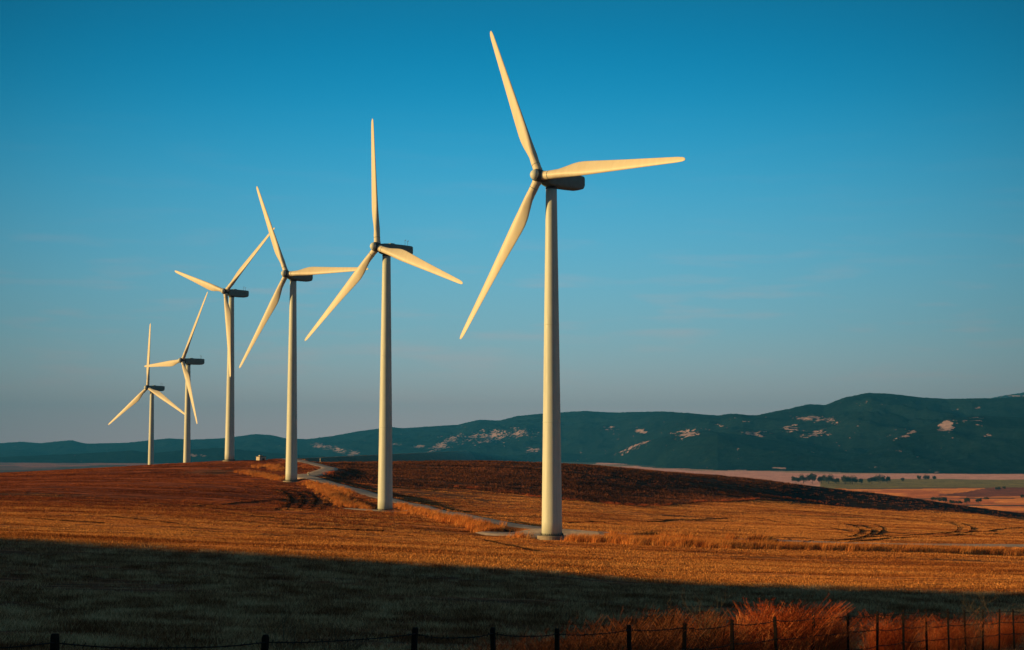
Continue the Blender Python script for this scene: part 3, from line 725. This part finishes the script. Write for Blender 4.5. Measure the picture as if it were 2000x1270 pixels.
def tuft(name, mat, n, h, spread, wid, segs=1, lean=0.3, bias=(0.0, 0.0), hv=.5, head=0.0, seed=1, panicle=0):
    r = random.Random(seed); V = []; F = []; T = []
    for k in range(n):
        tint = r.random()
        a = r.uniform(0, 6.283); d = spread * math.sqrt(r.random()); bx, by = d * math.cos(a), d * math.sin(a)
        hh = h * r.uniform(1 - hv, 1.0); w = wid * r.uniform(.7, 1.2); fa = r.uniform(0, 3.1416); wx, wy = math.cos(fa) * w, math.sin(fa) * w
        la = r.uniform(0, 6.283); ll = lean * r.random(); lx, ly = math.cos(la) * ll * hh + bias[0] * hh, math.sin(la) * ll * hh + bias[1] * hh
        o = len(V)
        if segs == 1:
            V += [(bx - wx, by - wy, -.04), (bx + wx, by + wy, -.04), (bx + lx + wx * .3, by + ly + wy * .3, hh), (bx + lx - wx * .3, by + ly - wy * .3, hh)]; F.append((o, o + 1, o + 2, o + 3))
        else:
            for s in range(segs + 1):
                q = s / segs; cu = q * q; ww = (1 - q * .85)
                if head and q > .7: ww = head
                V += [(bx + lx * cu - wx * ww, by + ly * cu - wy * ww, -.04 + hh * q * (1 - .12 * cu)), (bx + lx * cu + wx * ww, by + ly * cu + wy * ww, -.04 + hh * q * (1 - .12 * cu))]
            for s in range(segs): F.append((o + 2 * s, o + 2 * s + 1, o + 2 * s + 3, o + 2 * s + 2))
            for _ in range(panicle):
                q = r.uniform(.6, 1.0); cu = q * q; px, py, pz = bx + lx * cu, by + ly * cu, -.04 + hh * q * (1 - .12 * cu)
                a2 = r.uniform(0, 6.283); l2 = r.uniform(.04, .09) * (1.25 - q * .6); dx, dy, dz = math.cos(a2) * l2 * .6 + lx * l2 * .5, math.sin(a2) * l2 * .6, l2 * .7; o2 = len(V)
                V += [(px, py, pz - .004), (px, py, pz + .004), (px + dx, py + dy, pz + dz + .002), (px + dx, py + dy, pz + dz - .003)]; F.append((o2, o2 + 1, o2 + 2, o2 + 3))
        T += [tint] * (len(V) - o)
    me = np_mesh(name, V, F); at = me.attributes.new('blade', 'FLOAT', 'POINT'); at.data.foreach_set('value', np.array(T, np.float32)); me.materials.append(mat); return me

def scatter(name, P, S, tufts, label, cat='grass', zrot=math.pi, zbase=None):
    """P (n,2) points; one object of kind stuff, tufts instanced on its points with geometry nodes"""
    P = np.asarray(P, float); Z = ground_z(P[:, 0], P[:, 1])
    me = bpy.data.meshes.new(name); me.vertices.add(len(P)); me.vertices.foreach_set('co', np.column_stack([P, Z]).astype(np.float32).ravel())
    a = me.attributes.new('size', 'FLOAT', 'POINT'); a.data.foreach_set('value', np.asarray(S, np.float32))
    o = bpy.data.objects.new(name, me); C.objects.link(o); tag(o, label, cat, kind='stuff')
    ng = bpy.data.node_groups.new(name + '_scatter', 'GeometryNodeTree')
    ng.interface.new_socket('Geometry', in_out='INPUT', socket_type='NodeSocketGeometry'); ng.interface.new_socket('Geometry', in_out='OUTPUT', socket_type='NodeSocketGeometry')
    gi = ng.nodes.new('NodeGroupInput'); go = ng.nodes.new('NodeGroupOutput'); join = ng.nodes.new('GeometryNodeJoinGeometry')
    m2p = ng.nodes.new('GeometryNodeMeshToPoints'); ng.links.new(gi.outputs[0], m2p.inputs['Mesh'])
    hid = []
    for i, tm in enumerate(tufts):
        oi = ng.nodes.new('GeometryNodeObjectInfo')
        src = bpy.data.objects.new(name + '_tuft', tm); src['kind'] = 'stuff'; hid.append(src)
        oi.inputs[0].default_value = src; oi.inputs['As Instance'].default_value = True
        iop = ng.nodes.new('GeometryNodeInstanceOnPoints'); ng.links.new(m2p.outputs[0], iop.inputs['Points']); ng.links.new(oi.outputs['Geometry'], iop.inputs['Instance'])
        idx = ng.nodes.new('GeometryNodeInputIndex'); md = ng.nodes.new('ShaderNodeMath'); md.operation = 'MODULO'; md.inputs[1].default_value = len(tufts)
        ng.links.new(idx.outputs[0], md.inputs[0]); cmp_ = ng.nodes.new('FunctionNodeCompare'); cmp_.data_type = 'FLOAT'; cmp_.operation = 'EQUAL'; cmp_.inputs[1].default_value = i; cmp_.inputs['Epsilon'].default_value = .1
        ng.links.new(md.outputs[0], cmp_.inputs[0]); ng.links.new(cmp_.outputs[0], iop.inputs['Selection'])
        rv = ng.nodes.new('FunctionNodeRandomValue'); rv.data_type = 'FLOAT_VECTOR'; rv.inputs[0].default_value = (0, 0, -zrot); rv.inputs[1].default_value = (0, 0, zrot)
        ng.links.new(rv.outputs[0], iop.inputs['Rotation'])
        na = ng.nodes.new('GeometryNodeInputNamedAttribute'); na.data_type = 'FLOAT'; na.inputs[0].default_value = 'size'; ng.links.new(na.outputs[0], iop.inputs['Scale'])
        ng.links.new(iop.outputs[0], join.inputs[0])
    ng.links.new(join.outputs[0], go.inputs[0])
    md_ = o.modifiers.new('scatter', 'NODES'); md_.node_group = ng
    return o
def rand_region(n, y0, y1, x0=-80, x1=2080, power=1.0):
    """random ground points; denser towards the near edge like y^-power"""
    u = RNG.random(n)
    # sample depth with density ~ Y^(1-power) (area grows with Y)
    e = 2 - power; Y = (y0 ** e + u * (y1 ** e - y0 ** e)) ** (1 / e)
    X = (x0 + RNG.random(n) * (x1 - x0) - CX) / FPX * Y
    return X, Y
def clear_of(X, Y, m=0.3):
    k = road_dist(X, Y) > 2.5 + m
    for cx, cy, rx in ((4.0, 219.6, 8.8), (-23, 294.5, 6.8), (-46.5, 374.5, 4.8)):
        k &= ((X - cx) / (rx + m)) ** 2 + ((Y - cy) / (4.3 + m)) ** 2 > 1
    for T_ in TURB: k &= (np.hypot(X - T_[0], Y - T_[1]) > 2.1) & (np.hypot((X - T_[0]) / 2.6, (Y - T_[1] + 3) / 5) > 1)
    return k
# headland ruts: arcs of wheel marks where no stubble stands
RUTS = []
for k, (x0, wdt) in enumerate([(566, 26), (590, 24), (614, 22), (640, 20)]):
    RUTS.append([hit(x0 - wdt, 956 + 2 * k), hit(x0 - 6, 964 + k), hit(x0 + 4, 976), hit(x0 - 6, 988), hit(x0 - 28, 996)])
for cx, cy, w in [(1680, 1035, 30), (1700, 1032, 34), (1660, 1034, 26), (1845, 1028, 34), (1868, 1030, 40)]:
    RUTS.append([hit(cx - w, cy - 12), hit(cx, cy - 9), hit(cx + w * .6, cy), hit(cx + w * .3, cy + 10), hit(cx - w * .3, cy + 14)])
for a, b_ in [((1500, 1062), (1990, 1030)), ((1560, 1060), (1990, 1040)), ((1450, 1010), (1760, 1052)), ((930, 1052), (1040, 1075)), ((560, 975), (380, 990)), ((1100, 1022), (1420, 1012))]:
    RUTS.append([hit(a[0] + (b_[0] - a[0]) * s, a[1] + (b_[1] - a[1]) * s) for s in (0, .33, .66, 1)])
for k in range(16):
    x0 = 60 + 118 * k + 40 * math.sin(k * 2.1); y0 = 1010 + 22 * math.sin(k * 1.7 + 1) + (x0 - 600) * .03; L_ = 150 + 60 * math.sin(k * 3.3)
    RUTS.append([hit(x0 + L_ * s, y0 + (10 + 6 * math.sin(k)) * s) for s in (0, .33, .66, 1)])
rut_pts = []
for q in RUTS:
    for a, b_ in zip(q[:-1], q[1:]):
        L = (b_ - a).length; n = max(2, int(L / .45))
        for k in range(n): p = a.lerp(b_, k / n); rut_pts.append((p.x, p.y))
rut_pts = np.array(rut_pts)
# a coarse grid lookup keeps this fast
gx0, gy0, gs = -160, 90, 0.40
gw, gh = int(400 / gs), int(400 / gs); RG = np.zeros((gw, gh), bool)
ix = ((rut_pts[:, 0] - gx0) / gs).astype(int); iy = ((rut_pts[:, 1] - gy0) / gs).astype(int)
for dx in (0, 1):
    for dy in (-1, 0, 1):
        RG[np.clip(ix + dx, 0, gw - 1), np.clip(iy + dy, 0, gh - 1)] = True
def in_rut(X, Y):
    a = ((X - gx0) / gs).astype(int); b_ = ((Y - gy0) / gs).astype(int); ok = (a >= 0) & (a < gw) & (b_ >= 0) & (b_ < gh)
    r = np.zeros(len(X), bool); r[ok] = RG[a[ok], b_[ok]]; return r
M_rut = simple('turned_earth', (.05, .022, .012), (.10, .042, .020), 1.5, 1.0, 0.0, .5)
V_, F_ = [], []
for q in RUTS[:4] + RUTS[4:]:
    L = sum((b_ - a).length for a, b_ in zip(q[:-1], q[1:])); cp = smooth_path([(p.x, p.y) for p in q], max(4, int(L / 1.2 / (len(q) - 1)))); o0 = len(V_)
    wd = .85 if q in RUTS[:4] else .2
    for i, p in enumerate(cp):
        tg = (cp[min(i + 1, len(cp) - 1)] - cp[max(i - 1, 0)]).normalized(); nr = Vector((tg.y, -tg.x, 0)); ww = wd * (.5 + .8 * random.random()) * min(1, .2 + 4 * i / len(cp), .2 + 4 * (len(cp) - 1 - i) / len(cp))
        for j, dz in ((-1, -.06), (-.5, .12), (0, .04), (.5, .14), (1, -.06)): c_ = p + nr * ww * j; V_.append((c_.x, c_.y, dz * (.6 + .8 * random.random())))
    for i in range(len(cp) - 1):
        for j in range(4): a_ = o0 + i * 5 + j; F_.append((a_, a_ + 1, a_ + 6, a_ + 5))
V_ = np.array(V_); V_[:, 2] += ground_z(V_[:, 0], V_[:, 1]); me = np_mesh('wheel_ruts', V_, F_); me.materials.append(M_rut)
tag_o = bpy.data.objects.new('wheel_ruts', me); C.objects.link(tag_o); tag(tag_o, kind='structure')
def rowmask(X, Y):
    W = Y + .22 * X + 5 * (N3(X / 60, Y / 60) - .5); W2 = Y - .10 * X
    s = N2.fbm(X / 30, W / 3.4, 3) * .5 + N1.fbm(X / 11 + 3, W2 / 2.0, 3) * .5
    fur = np.sin(2 * np.pi * (Y + (.30 - .5 * N1(X / 90 + 4, Y / 90)) * X + 3 * N2.fbm(X / 40, Y / 25, 2)) / 5.0); s = s + .07 * fur
    return np.clip((s - .5) * 1.9 + .5 + .35 * (N3.fbm(X / 70 + 9, Y / 45, 2) - .5), 0, 1)
ST1 = [tuft('straw_tuft', G_straw, 34, .085, .62, .022, seed=k) for k in (1, 2)]
ST2 = [tuft('rust_tuft', G_rust, 32, .09, .66, .026, seed=k) for k in (3, 4)]
ST3 = [tuft('ridge_tuft', G_ridge, 24, .30, .75, .034, seed=k) for k in (5, 6)]
X, Y = rand_region(330000, 96, 480, power=1.35)
onridge = (Y > np.interp(X, RE_X, RE_Y)) & (X > RE_X[0])
lit = Y > np.interp(X, SH_X, SH_Y) - 3
rm_ = rowmask(X, Y); keep = lit & clear_of(X, Y) & ~in_rut(X, Y) & (RNG.random(len(X)) < (sstep(.30, .70, rm_) * .93 + .05) * (1 - .85 * darkzone(X, Y)))
X, Y, onridge, rm_ = X[keep], Y[keep], onridge[keep], rm_[keep]
red = sstep(0.05, -0.16, X / Y) * sstep(170, 300, Y); isred = RNG.random(len(X)) < red
S = (0.55 + .9 * RNG.random(len(X))) * (.45 + 1.1 * rm_) * (0.85 + Y / 900)
m1 = ~onridge & ~isred; m2 = ~onridge & isred
scatter('stubble', np.column_stack([X[m1], Y[m1]]), S[m1], ST1, 'golden straw stubble covering the sunlit field around the turbines')
scatter('rust_stubble', np.column_stack([X[m2], Y[m2]]), S[m2], ST2, 'reddish brown stubble covering the left hill')
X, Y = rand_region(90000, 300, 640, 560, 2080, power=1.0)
k = (Y > np.interp(X, RE_X, RE_Y)) & (X > RE_X[0]) & (RNG.random(len(X)) < sstep(.38, .6, rowmask(X, Y)) * .9 + .1) & clear_of(X, Y) & (RNG.random(len(X)) > .93 * shoulder_shade(X, Y))
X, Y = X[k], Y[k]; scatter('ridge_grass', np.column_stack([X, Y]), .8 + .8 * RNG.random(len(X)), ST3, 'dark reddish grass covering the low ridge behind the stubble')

# tall golden grass on the verges and field edges
VT = [tuft('verge_tuft', G_gold, 34, .85, .5, .020, 3, .35, (.12, 0), .6, 0, seed=k) for k in (7, 8)]
vp = []
def along(px, n, wid, y_spread=1.0):
    P = [hit(*p) for p in px]; L = [0]
    for a, b_ in zip(P[:-1], P[1:]): L.append(L[-1] + (b_ - a).length)
    for _ in range(n):
        s = RNG.random() * L[-1]; i = max(0, np.searchsorted(L, s) - 1); f = (s - L[i]) / max(1e-6, L[i + 1] - L[i]); p = P[i].lerp(P[i + 1], f)
        vp.append((p.x + RNG.normal() * wid * .5, p.y + RNG.normal() * wid))
along([(1130, 1056), (1250, 1062), (1400, 1068), (1600, 1073), (1800, 1078), (2000, 1083)], 1500, 1.4)
along([(1200, 1058), (1330, 1063), (1420, 1066)], 700, 1.8)
along([(1150, 1044), (1300, 1052), (1500, 1060)], 500, .9)
along([(1110, 1057), (1160, 1059)], 60, 1.0)
along([(800, 1000), (860, 1012), (930, 1028), (1000, 1042)], 420, 1.2)
along([(930, 1034), (1000, 1047), (1030, 1050)], 300, 1.4)
along([(700, 985), (740, 1000), (800, 1004)], 350, 1.2)
along([(625, 953), (655, 970), (690, 990)], 900, 2.2)
along([(600, 944), (640, 955), (680, 968)], 500, 1.6)
along([(470, 922), (520, 930), (556, 938)], 350, 1.8)
along([(500, 914), (530, 910), (545, 920)], 200, 2.0)
along([(590, 932), (640, 940), (700, 962), (760, 975)], 350, 1.0)
along([(780, 985), (900, 1005), (1000, 1024)], 400, .8)
vp = np.array(vp); vp = vp[clear_of(vp[:, 0], vp[:, 1], 0)]
scatter('verge_grass', vp, (.45 + .75 * RNG.random(len(vp))) * np.where(vp[:, 1] < 245, 1.35, 1.0), VT, 'tall golden dry grass along the gravel track verges', zrot=.6)
vp = []
along([(850, 949), (900, 951), (985, 962), (1060, 972), (1150, 981), (1290, 988)], 420, 1.6)
along([(1290, 988), (1400, 979), (1480, 974)], 260, .6)
along([(1480, 967), (1560, 977), (1650, 985)], 260, 1.0)
along([(640, 925), (680, 928), (720, 935)], 160, 2.0)
vp = np.array(vp); vp = vp[N2(vp[:, 0] / 6, vp[:, 1] / 6) > .42]
RT = [tuft('edge_tuft', G_red, 30, .9, .6, .03, 3, .35, (.1, 0), .6, seed=k) for k in (17, 18)]
scatter('edge_grass', vp, .3 + .6 * RNG.random(len(vp)), RT, 'rusty grass line along the foot of the low ridge', zrot=.6)

# dark pasture in front
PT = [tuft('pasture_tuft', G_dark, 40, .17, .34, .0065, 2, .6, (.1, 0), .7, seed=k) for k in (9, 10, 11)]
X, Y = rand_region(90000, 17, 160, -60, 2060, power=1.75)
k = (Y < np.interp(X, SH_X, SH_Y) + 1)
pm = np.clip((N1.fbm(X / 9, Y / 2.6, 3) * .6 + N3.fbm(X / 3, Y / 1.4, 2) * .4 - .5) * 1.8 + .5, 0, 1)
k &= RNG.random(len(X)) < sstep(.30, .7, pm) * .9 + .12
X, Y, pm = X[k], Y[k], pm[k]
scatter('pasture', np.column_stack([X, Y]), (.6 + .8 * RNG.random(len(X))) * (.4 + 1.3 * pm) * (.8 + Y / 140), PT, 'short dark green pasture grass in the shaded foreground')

# tall wind-blown grass behind the fence
TG = [tuft('tall_grass', G_red, 30, 1.15, .50, .0042, 6, .65, (.20, .03), .7, .8, seed=k, panicle=7) for k in (12, 13, 19)]
TB = [tuft('tall_brown_grass', G_brown, 28, .9, .50, .0046, 6, .6, (.22, .05), .7, .8, seed=k, panicle=6) for k in (14, 15)]
fd = Vector((math.cos(fphi), math.sin(fphi))); fn = Vector((-fd.y, fd.x))     # behind the fence is +fn... away from the camera
def fence_pts(px0, px1, n, off0, off1):
    out = []
    for _ in range(n):
        px = px0 + RNG.random() * (px1 - px0); u = (px - CX) / FPX
        t = (u * FY0 - FX0) / (math.cos(fphi) - u * math.sin(fphi)); p = Vector((FX0 + t * fd.x, FY0 + t * fd.y)); d = off0 + RNG.random() * (off1 - off0)
        p = p * (1 + d / p.length); out.append((p.x, p.y))
    return out
def clump_pts(cx, off, sx, so, n, sc):
    P = []; S = []
    for _ in range(n):
        g1_ = max(-2.2, min(2.2, RNG.normal())); px = cx + g1_ * sx; u = (px - CX) / FPX
        t = (u * FY0 - FX0) / (math.cos(fphi) - u * math.sin(fphi)); p = Vector((FX0 + t * fd.x, FY0 + t * fd.y)); d = max(.9, off + RNG.normal() * so); p = p * (1 + d / p.length)
        P.append((p.x, p.y)); S.append(sc * (.62 + .42 * RNG.random()) * (1.15 - .17 * g1_ * g1_))
    return P, S
rp_ = []; rs_ = []
for q in [(1522, 4.2, 22, 1.3, 190, 1.38), (1482, 4.6, 9, .8, 26, 1.15), (1600, 4.0, 20, 1.2, 110, 1.08), (1732, 4.0, 13, .9, 85, 1.15), (1838, 4.0, 18, 1.0, 105, 1.15), (1896, 4, 7, .7, 16, .8), (1952, 4, 18, 1.0, 80, 1.0), (1390, 6, 34, 2, 45, 1.1)]:
    P_, S_ = clump_pts(*q); rp_ += P_; rs_ += S_
scatter('tall_red_grass', rp_, rs_, TG, 'tall red dry grass clumps blown over behind the fence, catching the sun', zrot=.5)
bp_ = []; bs_ = []
for q in [(960, 5, 40, 3, 110, .85), (1060, 6, 45, 3, 130, .95), (1180, 7, 45, 3, 150, 1.15), (1265, 7.5, 36, 2.4, 140, 1.35), (1350, 7, 36, 2.3, 130, 1.35), (1425, 5.5, 22, 1.6, 60, 1.1), (1560, 2.4, 90, .8, 90, .5), (1780, 2.4, 120, .8, 90, .5), (1960, 2.4, 60, .8, 40, .5)]:
    P_, S_ = clump_pts(*q); bp_ += P_; bs_ += S_
scatter('tall_brown_grass', bp_, bs_, TB, 'tall brown dry grass in shade behind the middle of the fence', zrot=.5)

# bare branching weeds by the fence
def weed(px, py, Y, h, seed, label):
    X = xpx(px, Y); z = gz1(X, Y); e = empty('dead_weed', (X, Y, z), seed); tag(e, label, 'weed', 'dead weeds along the fence'); r = random.Random(seed)
    def grow(m, p, d, L, rad, dep):
        n = 4; pts = [p]; q = p.copy(); dd = d.copy()
        for i in range(n):
            dd = (dd + Vector((r.uniform(-.18, .18), r.uniform(-.18, .18), r.uniform(-.05, .12)))).normalized(); q = q + dd * L / n; pts.append(q.copy())
        m.tube(pts, [rad * (1 - .5 * i / n) for i in range(n + 1)], 4)
        if dep > 0:
            for i in range(1, n + 1):
                for _ in range(r.choice((1, 2))):
                    nd_ = (dd * .6 + Vector((r.uniform(-1, 1), r.uniform(-1, 1), r.uniform(-.1, .8))).normalized() * .8).normalized()
                    grow(m, pts[i], nd_, L * r.uniform(.35, .6), rad * .55, dep - 1)
    for k in range(r.choice((3, 4))):
        m = MB(); grow(m, Vector((r.uniform(-.05, .05), r.uniform(-.05, .05), -.05)), Vector((r.uniform(-.5, .5), r.uniform(-.4, .4), 1)).normalized(), h, .007, 2); m.build('stem', M_stalk, e)
weed(560, 1200, 27, 1.0, 21, 'dark branching dead weed right of the second fence post from the left')
weed(645, 1200, 25, .9, 22, 'pale dead weed with spread twigs midway between the two leftmost close fence posts')
weed(690, 1200, 29, .7, 23, 'small dead weed standing left of the thick leaning fence post')
weed(850, 1235, 19.5, .75, 24, 'dead weed with forked twigs just right of the thick leaning fence post')
weed(1375, 1180, 33, 1.1, 25, 'dead weed in the brown grass left of the red grass clumps')
weed(1885, 1180, 49, 1.5, 26, 'tall bare weed rising above the red grass near the right edge')

# ---------------------------------------------------------------- valley trees
G_leaf, t, b = new_mat('far_foliage', 0.9, 0.1)
oi = t.nodes.new('ShaderNodeObjectInfo').outputs['Random']; pos = t.nodes.new('ShaderNodeNewGeometry').outputs['Position']
f = math_n(t, 'ADD', math_n(t, 'MULTIPLY', noise(t, .8, 3, pos), .7), math_n(t, 'MULTIPLY', oi, .3))
rp = ramp(t, [(.3, (.022, .036, .024)), (.7, (.060, .075, .042))]); t.links.new(f, rp.inputs[0]); t.links.new(rp.outputs[0], b.inputs['Base Color'])
def tree_proto(seed, w, h):
    r = random.Random(seed); e = empty('tree', (0, 0, 0))
    m = MB(); m.tube([(0, 0, -.5), (.1, 0, h * .3), (.2, .1, h * .6)], [.3, .22, .1], 7)
    for k in range(4): a = k * 1.6 + r.random(); m.tube([(.1, 0, h * .28), (math.cos(a) * w * .25, math.sin(a) * w * .25, h * .6)], [.14, .05], 5)
    m.build('trunk', M_bark, e)
    V = []; F = []; lob = [(r.uniform(-.33, .33) * w, r.uniform(-.33, .33) * w, h * r.uniform(.36, .78), w * r.uniform(.16, .27)) for _ in range(11)]
    for k in range(2400):
        cx, cy, cz, rr = r.choice(lob); d = Vector((r.gauss(0, 1), r.gauss(0, 1), r.gauss(0, .8))).normalized() * rr * (r.random() ** .4)
        p = Vector((cx, cy, cz)) + d; s = r.uniform(.14, .34); a = Vector((r.gauss(0, 1), r.gauss(0, 1), r.gauss(0, 1))).normalized(); b_ = a.orthogonal().normalized() * s; c_ = a.cross(b_).normalized() * s
        o = len(V); V += [tuple(p + b_), tuple(p + c_), tuple(p - b_), tuple(p - c_)]; F.append((o, o + 1, o + 2, o + 3))
    me = np_mesh('crown', V, F); me.materials.append(G_leaf); c_ = bpy.data.objects.new('crown', me); C.objects.link(c_); c_.parent = e
    return e
protos = [tree_proto(31, 9, 9), tree_proto(32, 11, 8.5), tree_proto(33, 8, 10)]
used = [False] * 3
def put_tree(i, x, y, sc, name, label, cat, group, sz=1.0):
    p = hit(x, y, 650.0); o = protos[i] if not used[i] else copy_tree(protos[i]); used[i] = True
    o.name = name; o.location = p; o.rotation_euler = (0, 0, x * .7); o.scale = (sc, sc, sc * sz); tag(o, label, cat, group)
ord_ = ['first', 'second', 'third', 'fourth', 'fifth', 'sixth', 'seventh', 'eighth', 'ninth', 'tenth', 'eleventh', 'twelfth']
row = [(1552, 944, .95), (1567, 944, 1.15), (1584, 944, 1.2), (1602, 944, 1.05), (1616, 945, 1.2), (1632, 946, .75), (1648, 946, 1.15), (1662, 946, 1.1), (1680, 946, .7), (1700, 945, 1.0), (1716, 944, 1.15), (1731, 944, .85)]
for k, (x, y, s) in enumerate(row):
    put_tree(k % 3, x, y, s * 1.5, 'tree', 'dark round tree, %s from the left in the long valley tree row below the mountains' % ord_[k], 'tree', 'trees in the valley row')
put_tree(0, 1760, 941, .9, 'tree', 'small lone dark tree right of the long valley tree row', 'tree', 'scattered valley trees')
for k, (x, y, s) in enumerate([(1792, 938, 1.1), (1806, 938, 1.2), (1822, 938, .9)]):
    put_tree(k, x, y, s, 'tree', '%s dark tree of the trio at the upper edge of the green field' % ['left', 'middle', 'right'][k], 'tree', 'scattered valley trees')
hed = [(1818, 978, .8), (1830, 980, 1.0), (1842, 982, 1.05), (1855, 985, .9), (1868, 985, .8), (1884, 984, 1.1), (1907, 982, .9), (1922, 976, .6), (1992, 973, .7)]
for k, (x, y, s) in enumerate(hed):
    put_tree(k % 3, x, y, s * .85, 'bush', 'dark bush, %s from the left along the orange field hedge at right' % ord_[k], 'bush', 'bushes along the field hedge', .8)
for k, (x, y, s) in enumerate([(1945, 957, .8), (1958, 956, .7)]):
    put_tree(k + 1, x, y, s, 'bush', '%s bush on the dark knoll near the right edge' % ['left', 'right'][k], 'bush', 'bushes on the dark knoll', .7)

# ---------------------------------------------------------------- haze over the whole valley
hz = MB(); hz.box((0, 6500, 165), (24000, 18000, 470)); M_haze = bpy.data.materials.new('haze_air'); M_haze.use_nodes = True; t = M_haze.node_tree; t.nodes.clear()
pv = t.nodes.new('ShaderNodeVolumePrincipled'); pv.inputs['Density'].default_value = 6.2e-5; pv.inputs['Color'].default_value = (.05, .42, 1.0, 1); pv.inputs['Anisotropy'].default_value = 0.0
mo = t.nodes.new('ShaderNodeOutputMaterial'); t.links.new(pv.outputs[0], mo.inputs['Volume'])
haze = hz.build('haze', M_haze); tag(haze, 'thin blue evening haze over the valley', 'haze', kind='stuff')
